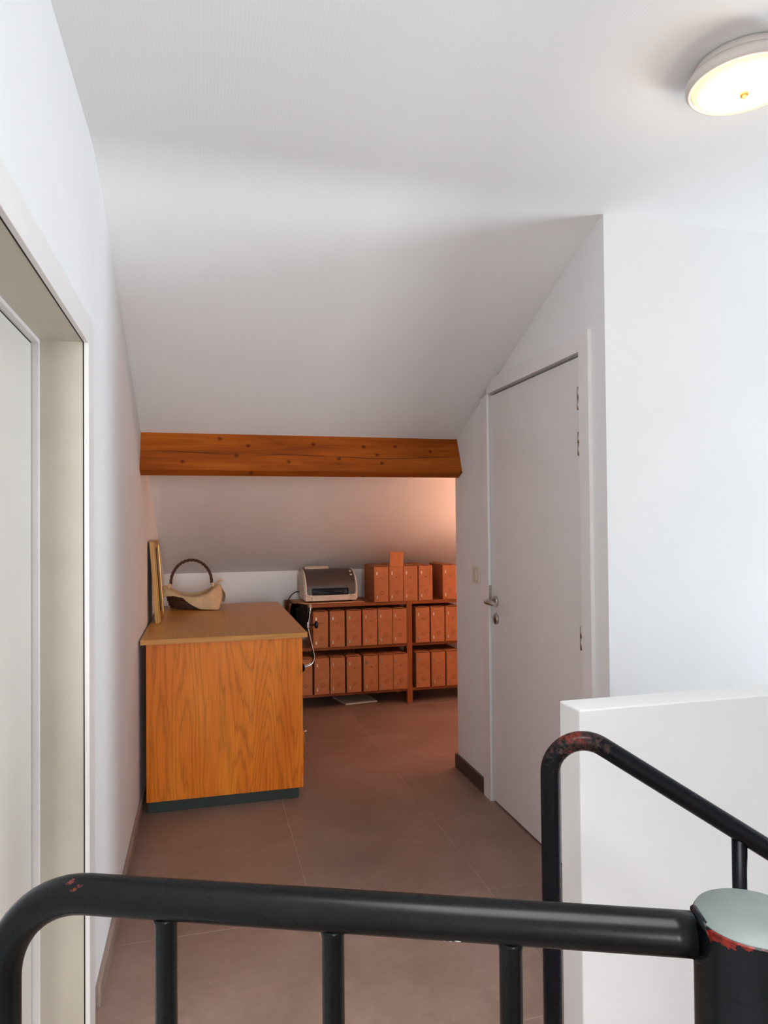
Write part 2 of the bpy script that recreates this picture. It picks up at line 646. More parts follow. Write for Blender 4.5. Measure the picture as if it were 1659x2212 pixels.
# added roof window for fill light: frame and pane over the ceiling opening
rw = thing('fill_window_roof', 'unseen white framed roof window added in the flat ceiling for fill light', 'window', (0.3, 0.1, ZC), kind='structure')
bm = BM()
for x0_, x1_, y0_, y1_ in ((SKX[0], SKX[0] + 0.05, *SKY), (SKX[1] - 0.05, SKX[1], *SKY), (SKX[0] + 0.05, SKX[1] - 0.05, SKY[0], SKY[0] + 0.05), (SKX[0] + 0.05, SKX[1] - 0.05, SKY[1] - 0.05, SKY[1])):
    box(bm, x0_, x1_, y0_, y1_, ZC + 0.002, ZC + 0.11)
part('window_frame', bm, WINW, rw)
bm = BM()
box(bm, SKX[0] + 0.05, SKX[1] - 0.05, SKY[0] + 0.05, SKY[1] - 0.05, ZC + 0.02, ZC + 0.026)
part('pane', bm, GLASS, rw)

# parapet
PX0, PX1, PY0, PY1, PZ = 0.900, 2.9, 1.567, 1.669, 0.90
bm = BM()
box(bm, PX0, PX1, PY0, PY1, 0.0, PZ, 0.004, 2)
structure('wall_parapet', bm, WALL, 'waist-high white parapet wall along the stairs', 'parapet')

# skirting
bm = BM()
box(bm, XL, XL + 0.014, 2.145, YF, 0.0, 0.062, 0.001)
structure('baseboard_left', bm, SKIRTL, 'brown stoneware skirting under the long white wall', 'skirting')
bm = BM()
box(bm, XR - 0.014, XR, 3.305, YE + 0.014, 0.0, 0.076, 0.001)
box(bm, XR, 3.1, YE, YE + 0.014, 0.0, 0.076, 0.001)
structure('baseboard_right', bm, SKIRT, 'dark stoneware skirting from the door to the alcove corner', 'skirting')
bm = BM()
box(bm, XL + 0.014, 3.1, YF - 0.014, YF, 0.0, 0.07, 0.001)
structure('baseboard_far', bm, TILE, 'brown stoneware skirting under the knee wall', 'skirting')

# ------------------------------------------------------------------ door on the right, head clipped by the slope
d1 = thing('door_1', 'white flush door with steel lever, casing corner cut by the roof slope', 'door', (XR, 2.78, 0), kind='structure')
CF = XR - 0.014                           # front plane of the casing
bm = BM()
box(bm, XR + 0.003, XR + 0.043, RY0 - 0.008, RY1 - 0.006, 0.008, RZ - 0.012, 0.001)
leaf = part('door_leaf', bm, DOORW, d1)
bm = BM()
box(bm, XR + 0.046, XR + 0.052, RY0 - 0.02, RY1 + 0.02, 0.0, RZ + 0.02)
part('rebate', bm, RUBBER, d1)
bm = BM()
box(bm, CF, XR + 0.001, 2.268, RY0, 0.0, 2.072, 0.0008)
part('casing_upright', bm, CASING, d1)
bm = BM()
ytop = min(3.295, YC + (ZC - 2.072) / SL)
prism(bm, [(RY1, 0.0), (3.299, 0.0), (3.299, slope(3.299) - 0.002), (RY1, min(2.004, slope(RY1) - 0.002))], 'X', CF, XR + 0.001)
part('casing_upright', bm, CASING, d1)
bm = BM()
prism(bm, [(RY0, RZ), (RY1, RZ), (RY1 + 0.0, slope(RY1) - 0.002), (ytop, 2.072), (RY0, 2.072)], 'X', CF, XR + 0.001)
part('casing_head', bm, CASING, d1)
bm = BM()
tube(bm, [(XR - 0.010, RY1 + 0.001, 0.97), (XR - 0.010, RY1 + 0.001, 1.03)], 0.001, 6)
bm.free()
bm = BM()
box(bm, XR - 0.012, XR + 0.002, RY1 - 0.0015, RY1 + 0.001, 0.965, 1.058)
part('strike_plate', bm, STEEL, d1)
for z0, z1 in ((1.788, 1.875), (1.617, 1.705), (0.889, 0.977)):
    h = part('hinge', lathe(BM(), [(0.0078, z0), (0.0078, (z0 + z1) / 2 - 0.001)], (XR - 0.006, RY0 + 0.011, 0), 14), STEEL, d1)
    part('hinge_knuckle', lathe(BM(), [(0.0078, (z0 + z1) / 2 + 0.001), (0.0078, z1)], (XR - 0.006, RY0 + 0.011, 0), 14), STEEL, h)
hy, hz = 3.160, 0.985
rs = part('handle_rosette', lathe(BM(), [(0.027, 0.003), (0.027, -0.006), (0.024, -0.008), (0.0, -0.008)], (XR, hy, hz), 32, 'X'), STEEL, d1)
bm = BM()
pts = [(XR - 0.006, hy, hz), (XR - 0.040, hy, hz)] + arc((XR - 0.040, hy - 0.016, hz), (0, 1, 0), (-1, 0, 0), 0.016, 0, math.pi / 2, 6)[1:] + [(XR - 0.056, hy - 0.125, hz)]
tube(bm, pts, 0.0105, 16)
part('lever', bm, STEEL, rs)
ks = part('keyhole_rosette', lathe(BM(), [(0.026, 0.003), (0.026, -0.006), (0.024, -0.008), (0.0, -0.008)], (XR, hy - 0.004, 0.900), 32, 'X'), STEEL, d1)
bm = BM()
box(bm, XR - 0.0095, XR - 0.0078, hy - 0.0065, hy - 0.0015, 0.890, 0.910, 0.0005)
part('keyhole', bm, BLACKPL, ks)

# ------------------------------------------------------------------ door on the left, in a deep lined recess
d2 = thing('door_2', 'cream door set back in a beige lined recess with white casing', 'door', (XL, 1.53, 0), kind='structure')
JD = -0.412                                # depth of the lining
bm = BM()
box(bm, JD, XL - 0.002, DY1, DY1 + 0.006, 0, DZ)
part('jamb', bm, JAMB, d2)
bm = BM()
box(bm, JD, XL - 0.002, DY0, DY0 + 0.006, 0, DZ)
part('jamb', bm, JAMB, d2)
bm = BM()
box(bm, JD, XL - 0.002, DY0 + 0.006, DY1 + 0.006, DZ, DZ + 0.006)
part('head_lining', bm, JAMB, d2)
CX = XL + 0.012
bm = BM()
box(bm, XL - 0.0022, XL + 0.0004, DY1 - 0.0008, DY1 + 0.002, 0, DZ)
part('seam', bm, RUBBER, d2)
bm = BM()
box(bm, XL - 0.0022, XL + 0.0004, DY0 + 0.006, DY1, DZ - 0.0008, DZ + 0.002)
part('seam', bm, RUBBER, d2)
bm = BM()
box(bm, XL + 0.0005, CX, DY1 - 0.001, DY1 + 0.092, 0, DZ + 0.072, 0.001)
part('casing_upright', bm, CASING, d2)
bm = BM()
box(bm, XL + 0.0005, CX, DY0 - 0.09, DY0 + 0.001, 0, DZ + 0.072, 0.001)
part('casing_upright', bm, CASING, d2)
bm = BM()
box(bm, XL + 0.0005, CX, DY0 + 0.001, DY1 - 0.001, DZ - 0.001, DZ + 0.072, 0.001)
part('casing_head', bm, CASING, d2)
bm = BM()
box(bm, JD - 0.032, JD, DY1 - 0.009, DY1 + 0.03, 0, DZ + 0.03, 0.0012)
part('door_stop', bm, CASING, d2)
bm = BM()
box(bm, JD - 0.032, JD, DY0 - 0.03, DY1 - 0.009, DZ - 0.009, DZ + 0.03, 0.0012)
part('door_stop', bm, CASING, d2)
bm = BM()
box(bm, JD - 0.031, JD - 0.0188, DY1 - 0.0127, DY1 - 0.0089, 0.006, DZ - 0.009)
part('seam', bm, RUBBER, d2)
bm = BM()
box(bm, JD - 0.031, JD - 0.0188, DY0 + 0.003, DY1 - 0.0127, DZ - 0.0127, DZ - 0.0089)
part('seam', bm, RUBBER, d2)
bm = BM()
box(bm, JD - 0.040, JD - 0.036, DY0 - 0.03, DY1 + 0.03, -0.005, DZ + 0.03)
part('rebate', bm, RUBBER, d2)
bm = BM()
box(bm, JD - 0.06, JD - 0.018, DY0 + 0.003, DY1 - 0.0125, 0.006, DZ - 0.0125, 0.001)
part('door_leaf', bm, LEAFL, d2)

# ------------------------------------------------------------------ purlin
bx_l, bx_r = XL - 0.01, XR + 0.012
nrm = Vector((0, -SL, -1)).normalized()          # out of the slope, into the room
alg = Vector((0, 1, -SL)).normalized()           # down the slope
top = Vector((0, 3.672, slope(3.672)))
a = top - nrm * 0.02
b = top + nrm * 0.208
poly = [a, b, b + alg * 0.068, a + alg * 0.068]
bm = BM()
prism(bm, [(p.y, p.z) for p in poly], 'X', bx_l, bx_r)
bmesh.ops.bevel(bm, geom=[e for e in bm.edges], offset=0.003, segments=2, affect='EDGES')
bmt = thing('ceiling_beam', 'dark stained timber beam under the roof slope across the alcove', 'beam', (0.53, 3.66, 1.62), kind='structure')
part('timber', bm, BEAM, bmt)
# shrinkage cracks: thin dark grooves along the face
CRACK = plain('dark_crack_wood', (58, 26, 10), 0.8)
for x0, x1, h0, wob in ((-0.30, 0.20, 0.110, 0.006), (0.22, 0.62, 0.118, 0.004), (0.66, 1.33, 0.122, 0.008)):
    bm = BM()
    n = 14
    pp = []
    for k in range(n + 1):
        t = k / n
        p = top + nrm * (h0 + wob * math.sin(5 * t + x0 * 9)) - alg * 0.0002
        pp.append(Vector((x0 + (x1 - x0) * t, p.y, p.z)))
    tube(bm, pp, [0.0004 + 0.0012 * math.sin(math.pi * k / n) for k in range(n + 1)], 6)
    part('crack', bm, CRACK, bmt)

# ------------------------------------------------------------------ ceiling lamp
lx, ly = 1.260, 1.390
LS = 0.835                                  # lamp about 26 cm across
lampl = lambda prof: [(r * LS, h) for r, h in prof]
lamp = thing('ceiling_lamp', 'round white flush ceiling lamp glowing warm with a small finial', 'lamp', (lx, ly, ZC))
part('backplate', lathe(BM(), lampl([(0.120, 0.0), (0.134, -0.004), (0.140, -0.026), (0.128, -0.030)]), (lx, ly, ZC), 64), LAMPW, lamp)
part('rim', lathe(BM(), lampl([(0.128, -0.022), (0.148, -0.026), (0.156, -0.036), (0.156, -0.047), (0.150, -0.055), (0.142, -0.056), (0.141, -0.045)]),
                  (lx, ly, ZC), 64), LAMPW, lamp)
em = emitter('lit_opal_glass', (255, 226, 165), 1.0)
v = em.coords()
ln = em.node('ShaderNodeVectorMath', operation='LENGTH')
sep = em.node('ShaderNodeVectorMath', operation='MULTIPLY')
sep.inputs[1].default_value = (1, 1, 0)
em.link(v, sep.inputs[0])
em.link(sep.outputs['Vector'], ln.inputs[0])
glow = em.math('SUBTRACT', 1.0, em.math('DIVIDE', ln.outputs['Value'], 0.121), True)
em.link(em.ramp(glow, [(0.0, (255, 214, 140)), (0.3, (255, 234, 180)), (0.8, (255, 246, 222))]), em.b.inputs['Emission Color'])
em.link(em.math('ADD', 0.52, em.math('MULTIPLY', glow, 1.15)), em.b.inputs['Emission Strength'])
point_light('ceiling_lamp_light', (lx, ly, ZC - 0.14), 1.2, (1.0, 0.80, 0.55), 0.06)
gls = part('diffuser', lathe(BM(), lampl([(0.1405, -0.048), (0.138, -0.054), (0.12, -0.062), (0.09, -0.069), (0.05, -0.073), (0.0, -0.0745)]), (lx, ly, ZC), 64), em.m, lamp)
part('finial', lathe(BM(), lampl([(0.014, -0.072), (0.011, -0.080), (0.005, -0.085), (0.0, -0.0855)]), (lx, ly, ZC), 16), BRASS, lamp)

# ------------------------------------------------------------------ light switch
sw = thing('light_switch', 'ivory rocker light switch on the white wall beside the door casing', 'switch', (XR, 3.395, 1.097))
bm = BM()
box(bm, XR - 0.009, XR, 3.352, 3.440, 1.055, 1.139, 0.003, 2)
part('cover_plate', bm, SWITCHC, sw)
bm = BM()
prism(bm, [(3.376, XR - 0.0088), (3.416, XR - 0.0088), (3.416, XR - 0.0125), (3.376, XR - 0.0145)], 'Z', 1.072, 1.122)
for vv in bm.verts:
    vv.co = Vector((vv.co.y, vv.co.x, vv.co.z))
bmesh.ops.recalc_face_normals(bm, faces=bm.faces)
part('rocker', bm, SWITCHC, sw)

# ------------------------------------------------------------------ desk
DX0, DX1, DYF, DYB, DT = -0.272, 0.472, 3.50, 4.90, 0.828
desk = thing('desk', 'orange oak veneer desk with green plinth against the white wall', 'desk', (0.10, 4.2, 0))
bm = BM()
box(bm, -0.296, 0.495, DYF - 0.02, 4.92, 0.8035, DT, 0.0012)
part('desktop', bm, DESKT, desk)
bm = BM()
box(bm, -0.296, 0.495, DYF - 0.0225, DYF - 0.02, 0.8035, DT - 0.0015, 0.0005)
part('edge_band', bm, DESKE, desk)
bm = BM()
box(bm, DX0, DX1, DYF, DYF + 0.02, 0.055, 0.8035, 0.0012)
part('side_panel', bm, DESKW, desk)
bm = BM()
box(bm, DX0, DX1, DYB - 0.02, DYB, 0.055, 0.8035, 0.0012)
part('side_panel', bm, DESKW, desk)
bm = BM()
box(bm, DX0, DX0 + 0.015, DYF + 0.02, DYB - 0.02, 0.055, 0.8035)
part('back_panel', bm, DESKW, desk)
bm = BM()
box(bm, DX0 + 0.015, DX1 - 0.03, 3.955, 3.972, 0.055, 0.8035)
part('pedestal_panel', bm, DESKW, desk)
bm = BM()
box(bm, DX0 + 0.004, DX1 - 0.022, DYF + 0.018, 3.965, 0.0, 0.055, 0.001)
part('plinth', bm, PLINTH, desk)
bm = BM()
box(bm, DX0 + 0.004, DX1 - 0.022, DYB - 0.045, DYB - 0.005, 0.0, 0.055, 0.001)
part('plinth', bm, PLINTH, desk)
for z0, z1, out in ((0.10, 0.195, 0.006), (0.20, 0.335, 0.006), (0.36, 0.56, -0.006), (0.58, 0.795, -0.006)):
    bm = BM()
    box(bm, DX1 - 0.03, DX1 + out, DYF + 0.022, 3.953, z0, z1, 0.004, 1)
    dr = part('drawer', bm, DESKW, desk)
    if z0 == 0.20:
        bm = BM()
        tube(bm, [(DX1 + out, 3.545, 0.318), (DX1 + out + 0.020, 3.545, 0.318)], 0.0055, 12)
        part('key_barrel', bm, STEEL, dr)
        bm = BM()
        tube(bm, [(DX1 + 0.010, 3.545, 0.313), (DX1 + 0.012, 3.543, 0.285), (DX1 + 0.017, 3.543, 0.262)], 0.0015, 6)
        part('string_tag', bm, STRING, dr)
    elif out < 0:
        bm = BM()
        tube(bm, [(DX1 + out, 3.70, (z0 + z1) / 2), (DX1 + 0.002, 3.70, (z0 + z1) / 2), (DX1 + 0.002, 3.76, (z0 + z1) / 2), (DX1 + out, 3.76, (z0 + z1) / 2)], 0.004, 8)
        part('drawer_pull', bm, STEEL, dr)

# ------------------------------------------------------------------ picture frame on the desk
fr_o = thing('picture_frame', 'honey-coloured wooden picture frame leaning on edge on the desk against the white wall', 'frame', (-0.262, 4.22, DT))
fw, fh, fy0, fy1 = 0.04, 0.452, 4.04, 4.405
def lean(bm, k=0.068):
    for vv in bm.verts:
        vv.co.x -= (vv.co.z - DT) * k
    return bm
fx1 = -0.241
for nm, y0, y1, z0, z1 in (('frame_stile', fy0, fy0 + fw, 0, fh), ('frame_stile', fy1 - fw, fy1, 0, fh), ('frame_rail', fy0 + fw, fy1 - fw, 0, fw), ('frame_rail', fy0 + fw, fy1 - fw, fh - fw, fh)):
    bm = BM()
    box(bm, fx1 - 0.024, fx1, y0, y1, DT + z0, DT + z1, 0.002)
    if nm == 'frame_stile':
        box(bm, fx1, fx1 + 0.005, y0 + 0.008, y0 + 0.024, DT + z0 + 0.006, DT + z1 - 0.006, 0.0015)
    part(nm, lean(bm), FRAMEW, fr_o)
for y0, y1, z0, z1 in ((fy0 + 0.028, fy0 + 0.036, 0.028, fh - 0.028), (fy1 - 0.036, fy1 - 0.028, 0.028, fh - 0.028)):
    bm = BM()
    box(bm, fx1, fx1 + 0.004, y0, y1, DT + z0, DT + z1, 0.001)
    part('gilt_lip', lean(bm), FRAMEG, fr_o)
bm = BM()
box(bm, fx1 - 0.016, fx1 - 0.010, fy0 + fw - 0.004, fy1 - fw + 0.004, DT + fw - 0.004, DT + fh - fw + 0.004)
part('backing_board', lean(bm), FRAMEB, fr_o)

# ------------------------------------------------------------------ basket with linen liner
bc = Vector((-0.085, 4.74, DT))
bk = thing('wicker_basket', 'wicker basket with twisted arched handle and draped beige linen liner', 'basket', bc)
RX, RY, BX, BY = 0.168, 0.125, 0.125, 0.085
rim_z = lambda t: 0.070 + 0.062 * math.cos(t) ** 2
def bpt(t, s):
    """point of the basket wall: t round, s from base 0 to rim 1"""
    e = s ** 0.75
    return bc + Vector(((BX + (RX - BX) * e) * math.cos(t), (BY + (RY - BY) * e) * math.sin(t), 0.004 + rim_z(t) * s))
N = 48
bm = BM()
for lay in range(9):
    s = 0.05 + lay / 8 * 0.95
    pts = []
    for k in range(N + 1):
        t = 2 * math.pi * k / N
        p = bpt(t, s)
        outw = Vector((math.cos(t) / RX, math.sin(t) / RY, 0)).normalized()
        pts.append(p + outw * 0.003 * (1 if (k // 2 + lay) % 2 else -1))
    tube(bm, pts, 0.0052, 6, False)
part('woven_rods', bm, WICKER, bk)
bm = BM()
for k in range(24):
    t = 2 * math.pi * k / 24
    tube(bm, [bpt(t, 0.0), bpt(t, 0.35), bpt(t, 0.7), bpt(t, 1.0)], 0.003, 6)
lathe(bm, [(0.0, 0.003), (0.085, 0.003), (0.088, 0.010), (0.0, 0.011)], bc, 32)
part('stakes', bm, WICKER, bk)
bm = BM()
hs = []
hw, hz0, hz1 = 0.128, 0.165, 0.312
for strand in range(3):
    pts = []
    for k in range(61):
        u = k / 60
        if u < 0.12:
            t = u / 0.12
            p = Vector((-0.165 + 0.037 * t, 0, 0.115 + 0.05 * t))
        elif u > 0.88:
            t = (1 - u) / 0.12
            p = Vector((0.165 - 0.037 * t, 0, 0.115 + 0.05 * t))
        else:
            a_ = math.pi * (u - 0.12) / 0.76
            p = Vector((-hw * math.cos(a_), 0, hz0 + (hz1 - hz0) * math.sin(a_)))
        ph = 2 * math.pi * (u * 7 + strand / 3)
        rad = Vector((p.x, 0, p.z - 0.14)).normalized()
        pts.append(bc + p + rad * math.cos(ph) * 0.0052 + Vector((0, 1, 0)) * math.sin(ph) * 0.0052)
    tube(bm, pts, 0.0052, 6)
part('handle', bm, WICKER, bk)
# liner: inside the basket, over the rim, hanging outside; long pointed corner at the near right
bm = BM()
NT, NSL = 72, 14
def drop(t):
    d = (t - math.radians(-52) + math.pi) % (2 * math.pi) - math.pi
    d2 = (t - math.radians(20) + math.pi) % (2 * math.pi) - math.pi
    v = 0.012 + 0.125 * max(0, 1 - abs(d) / 0.95) ** 1.05
    v = max(v, 0.118 * max(0, 1 - abs(d2) / 0.5) ** 0.7)
    d3 = (t - math.radians(205) + math.pi) % (2 * math.pi) - math.pi
    return max(v, 0.055 * max(0, 1 - abs(d3) / 0.7))
rows = []
for i in range(NSL + 1):
    row = []
    for k in range(NT):
        t = 2 * math.pi * k / NT
        outw = Vector((math.cos(t) / RX, math.sin(t) / RY, 0)).normalized()
        wr = 0.003 * math.sin(11 * t + i * 0.5)
        if i <= 6:
            s = 0.12 + 0.88 * i / 6
            p = bpt(t, s) - outw * (0.012 + wr * 0.6) + Vector((0, 0, 0.012 * (i / 6)))
        else:
            u = (i - 6) / (NSL - 6)
            L = drop(t)
            zz = rim_z(t) + 0.016 - L * u
            zz = max(zz, 0.006)
            dt = (t - math.radians(-52) + math.pi) % (2 * math.pi) - math.pi
            tip = max(0.0, 1 - abs(dt) / 0.32)
            flare = 0.014 + L * 0.42 * math.sin(u * 1.35) + wr * (0.6 + 1.4 * u) + 0.055 * tip * u * u
            q = bpt(t, 1.0)
            p = Vector((q.x, q.y, bc.z + zz)) + outw * flare
        row.append(bm.verts.new(p))
    rows.append(row)
for r0, r1 in zip(rows, rows[1:]):
    for k in range(NT):
        f = bm.faces.new((r0[k], r0[(k + 1) % NT], r1[(k + 1) % NT], r1[k]))
        f.smooth = True
lin_o = part('cloth_liner', bm, CLOTH, bk)
sm = lin_o.modifiers.new('thickness', 'SOLIDIFY')
sm.thickness = 0.002
# ties: fabric wrapped round the handle ends and a bow at the right
for sx in (-1, 1):
    bm = BM()
    tube(bm, [bc + Vector((sx * 0.150, -0.004, 0.120)), bc + Vector((sx * 0.140, -0.004, 0.140)), bc + Vector((sx * 0.131, -0.002, 0.160))], [0.015, 0.014, 0.012], 10)
    tie = part('tie', bm, CLOTH, bk, smooth=True)
bm = BM()
kn = bc + Vector((0.165, -0.012, 0.158))
bmesh.ops.create_icosphere(bm, subdivisions=2, radius=0.008, matrix=Matrix.Translation(kn))
def ribbon(bm, pts, w):
    prev = None
    for p, q in pts:
        p = Vector(p)
        d = Vector(q).normalized() * w / 2
        cur = [bm.verts.new(p + d), bm.verts.new(p - d)]
        if prev:
            bm.faces.new((prev[0], cur[0], cur[1], prev[1])).smooth = True
        prev = cur
ribbon(bm, [(kn, (0, .3, 1)), (kn + Vector((0.012, -0.004, 0.016)), (-.4, .1, 1)), (kn + Vector((0.032, -0.004, 0.018)), (0, 0, 1))], 0.018)
ribbon(bm, [(kn, (1, 0, 0)), (kn + Vector((0.006, -0.01, -0.04)), (1, 0, 0)), (kn + Vector((0.004, -0.012, -0.09)), (1, .3, 0))], 0.007)
bow = part('bow', bm, CLOTH, bk)
bow.modifiers.new('thickness', 'SOLIDIFY').thickness = 0.002

# ------------------------------------------------------------------ shelving
SYF, SYB = 5.112, 5.50
unit = thing('shelf_unit', 'reddish brown wooden shelf unit along the knee wall', 'shelves', (1.5, 5.3, 0))
PXS = [(0.600, 0.640), (1.484, 1.526), (2.372, 2.412)]
for x0, x1 in PXS:
    for y0, y1 in ((SYF - 0.006, SYF + 0.038), (SYB - 0.044, SYB)):
        bm = BM()
        box(bm, x0, x1, y0, y1, 0.0, 0.777, 0.0015)
        part('upright', bm, SHELFV, unit)
bays = [(0.640, 1.484), (1.526, 2.372)]
for x0, x1 in bays:
    for z0, z1, y0 in ((0.752, 0.777, SYF - 0.002), (0.434, 0.456, SYF + 0.004), (0.094, 0.114, SYF + 0.004)):
        bm = BM()
        box(bm, x0, x1, y0, SYB, z0, z1, 0.001)
        part('shelf', bm, SHELFW, unit)
SHT, SHM, SHB = 0.777, 0.456, 0.114

# ------------------------------------------------------------------ archive boxes
GROUP = 'kraft archive boxes on the shelf unit'
BW, BH, BD = 0.111, 0.268, 0.33


def text_mesh(s, size):
    cu = bpy.data.curves.new('mark', 'FONT')
    cu.body = s
    cu.size = size
    cu.extrude = 0.0002
    cu.align_x = 'CENTER'
    cu.resolution_u = 2
    o = bpy.data.objects.new('mark', cu)
    COL.objects.link(o)
    bpy.context.view_layer.update()
    me = bpy.data.meshes.new_from_object(o)
    bpy.data.objects.remove(o)
    bpy.data.curves.remove(cu)
    me.transform(Matrix.Rotation(math.pi / 2, 4, 'X'))
    return me


def carton_mesh():
    bm = BM()
    box(bm, -BW / 2, BW / 2, 0, BD, 0, BH - 0.006, 0.0015)
    # folded front edges: slightly proud front sheet
    box(bm, -BW / 2 + 0.002, BW / 2 - 0.002, -0.0012, 0.002, 0.003, BH - 0.004, 0.0006)
    return bm


def lid_mesh(back_arch=0.006):
    bm = BM()
    n = 8
    up_, lo_ = [], []
    for i in range(n + 1):
        x = -BW / 2 + BW * i / n
        zz = BH - 0.004 + back_arch * math.sin(math.pi * i / n)
        up_.append((x, zz + 0.0022))
        lo_.append((x, zz))
    prism(bm, up_ + lo_[::-1], 'Y', 0.001, BD)
    return bm


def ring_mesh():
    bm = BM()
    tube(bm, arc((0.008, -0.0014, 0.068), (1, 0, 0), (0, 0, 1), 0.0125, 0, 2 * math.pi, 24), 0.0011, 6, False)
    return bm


def clip_mesh(z):
    bm = BM()
    box(bm, -0.0385, -0.0275, -0.0035, 0.0, z - 0.012, z + 0.012, 0.0012)
    return bm


protos = {}


def archive_box(x, z, mark, label, tilt=0.0, dy=0.0, flap=False, rz=0.0):
    root = thing('archive_box', label, 'box', (x, SYF + dy - 0.008, z), group=GROUP)
    root.rotation_euler = (0, tilt, rz)
    def put(name, maker, mat, sub=None):
        if name not in protos:
            bm_ = maker()
            me = bpy.data.meshes.new(name)
            bm_.to_mesh(me)
            bm_.free()
            me.materials.append(mat)
            protos[name] = me
        return link_obj(name.split('#')[0], protos[name], sub or root)
    ct = put('carton', carton_mesh, KRAFT)
    if flap:
        bm_ = BM()
        box(bm_, -BW / 2 + 0.002, BW / 2 - 0.002, -0.001, 0.0012, BH - 0.003, BH + 0.108, 0.0006)
        me = bpy.data.meshes.new('raised_flap')
        bm_.to_mesh(me)
        bm_.free()
        me.materials.append(KRAFTIN)
        f = link_obj('raised_flap', me, root)
        f.rotation_euler = (0, 0.03, 0)
        f.location = (-0.004, 0, 0)
    put('lid_flap', lid_mesh, KRAFT)
    put('finger_ring', ring_mesh, KRAFTR)
    put('metal_clip#hi', lambda: clip_mesh(0.214), CLIP)
    put('metal_clip#lo', lambda: clip_mesh(0.036), CLIP)
    me = text_mesh(mark, 0.016)
    me.name = 'stamped_mark'
    me.materials.append(INK)
    mo = link_obj('stamped_mark', me, root)
    mo.location = (0.004, -0.0018, 0.176)
    return root


where = 'kraft archive box marked %s, %s'
ORD = ['first', 'second', 'third', 'fourth', 'fifth', 'sixth', 'seventh']
for i, (x, mk, dy, tl) in enumerate(((1.284, '7e', -0.012, 0.015), (1.403, '8a', 0.0, 0.01), (1.518, '8c', 0.004, 0.008), (1.638, '8d', 0.004, 0.008))):
    t_ = ('standing on the shelf top nearest the printer', 'on the shelf top with its narrow flap raised',
          'on the shelf top just right of the raised flap', 'on the shelf top before the gap')[i]
    archive_box(x, SHT, mk, where % (mk, t_), 0, dy, flap=(i == 1))
archive_box(1.834, SHT, '20', where % ('20', 'alone on the shelf top beyond the gap'), 0, 0.012)
for i, (x, mk) in enumerate(((0.823, 'W M'), (0.948, 'B12'), (1.074, '10'), (1.196, '90'), (1.313, '9U'), (1.427, '9k'))):
    archive_box(x + 0.0, SHM, mk, where % (mk, '%s from the black chair on the middle shelf' % ORD[i]), 0, random.uniform(-0.002, 0.003))
for i, (x, mk) in enumerate(((1.610, '10U'), (1.730, '16'), (1.850, '20\n21'))):
    archive_box(x, SHM, mk, where % (mk.replace('\n', ' '), '%s right of the middle upright on the middle shelf' % ORD[i]), 0, random.uniform(-0.002, 0.003))
for i, (x, mk) in enumerate(((0.705, 'L'), (0.830, '7'), (0.948, 'M'), (1.072, '4E'), (1.200, '48'), (1.317, 'Q'), (1.4305, '44'))):
    t_ = 'half hidden by the desk on the bottom shelf' if i == 0 else '%s from the desk on the bottom shelf' % ORD[i]
    archive_box(x, SHB, mk, where % (mk, t_), 0, random.uniform(-0.002, 0.003))
for i, (x, mk) in enumerate(((1.611, '61'), (1.733, '6'), (1.853, 'C'))):
    archive_box(x, SHB, mk, where % (mk, '%s right of the middle upright on the bottom shelf' % ORD[i]), 0, random.uniform(-0.002, 0.003))

# ------------------------------------------------------------------ card sheets and printer
def sheet(name, x0, x1, y0, y1, z, label, mat, rot=0.0, th_=0.0035, seed=1):
    rnd = random.Random(seed)
    n = 14
    front = [(x0 + (x1 - x0) * i / n, y0 + rnd.uniform(-0.006, 0.006)) for i in range(n + 1)]
    bm_ = BM()
    prism(bm_, front + [(x1, y1), (x0, y1)], 'Z', z, z + th_)
    cx, cy = (x0 + x1) / 2, (y0 + y1) / 2
    bmesh.ops.rotate(bm_, verts=bm_.verts, cent=(cx, cy, z), matrix=Matrix.Rotation(rot, 3, 'Z'))
    o = part(name, bm_, mat, pivot=(cx, cy, z))
    return props(o, label, 'card', 'card sheets under the printer')


sheet('card_sheet', 0.645, 1.165, 5.130, 5.44, SHT, 'wide buff card sheet lying directly on the shelf top under the printer', CARDSHEET, 0.0, 0.004, 3)
sheet('card_sheet', 0.665, 1.105, 5.122, 5.42, SHT + 0.004, 'torn buff card sheet directly beneath the grey printer', CARDSHEET, 0.02, 0.004, 9)

pz, px0, px1, py0 = SHT + 0.008, 0.708, 1.112, 5.135
pr = thing('printer', 'grey and cream inkjet printer on the shelf top', 'printer', (0.91, 5.28, pz))
prof = [(0.004, 0.012), (0.0, 0.022), (0.0, 0.075), (0.003, 0.115), (0.012, 0.142), (0.035, 0.168), (0.072, 0.198), (0.115, 0.220), (0.155, 0.230), (0.235, 0.232), (0.272, 0.222), (0.285, 0.19), (0.285, 0.012)]
P2 = lambda q, dz=0: [(py0 + y, pz + z + dz) for y, z in q]
bm = BM()
prism(bm, P2(prof), 'X', px0, px1)
bmesh.ops.bevel(bm, geom=[e for e in bm.edges if abs(e.verts[0].co.x - e.verts[1].co.x) < 1e-6], offset=0.010, segments=3, affect='EDGES')
part('shell', bm, PRCREAM, pr, smooth=50)
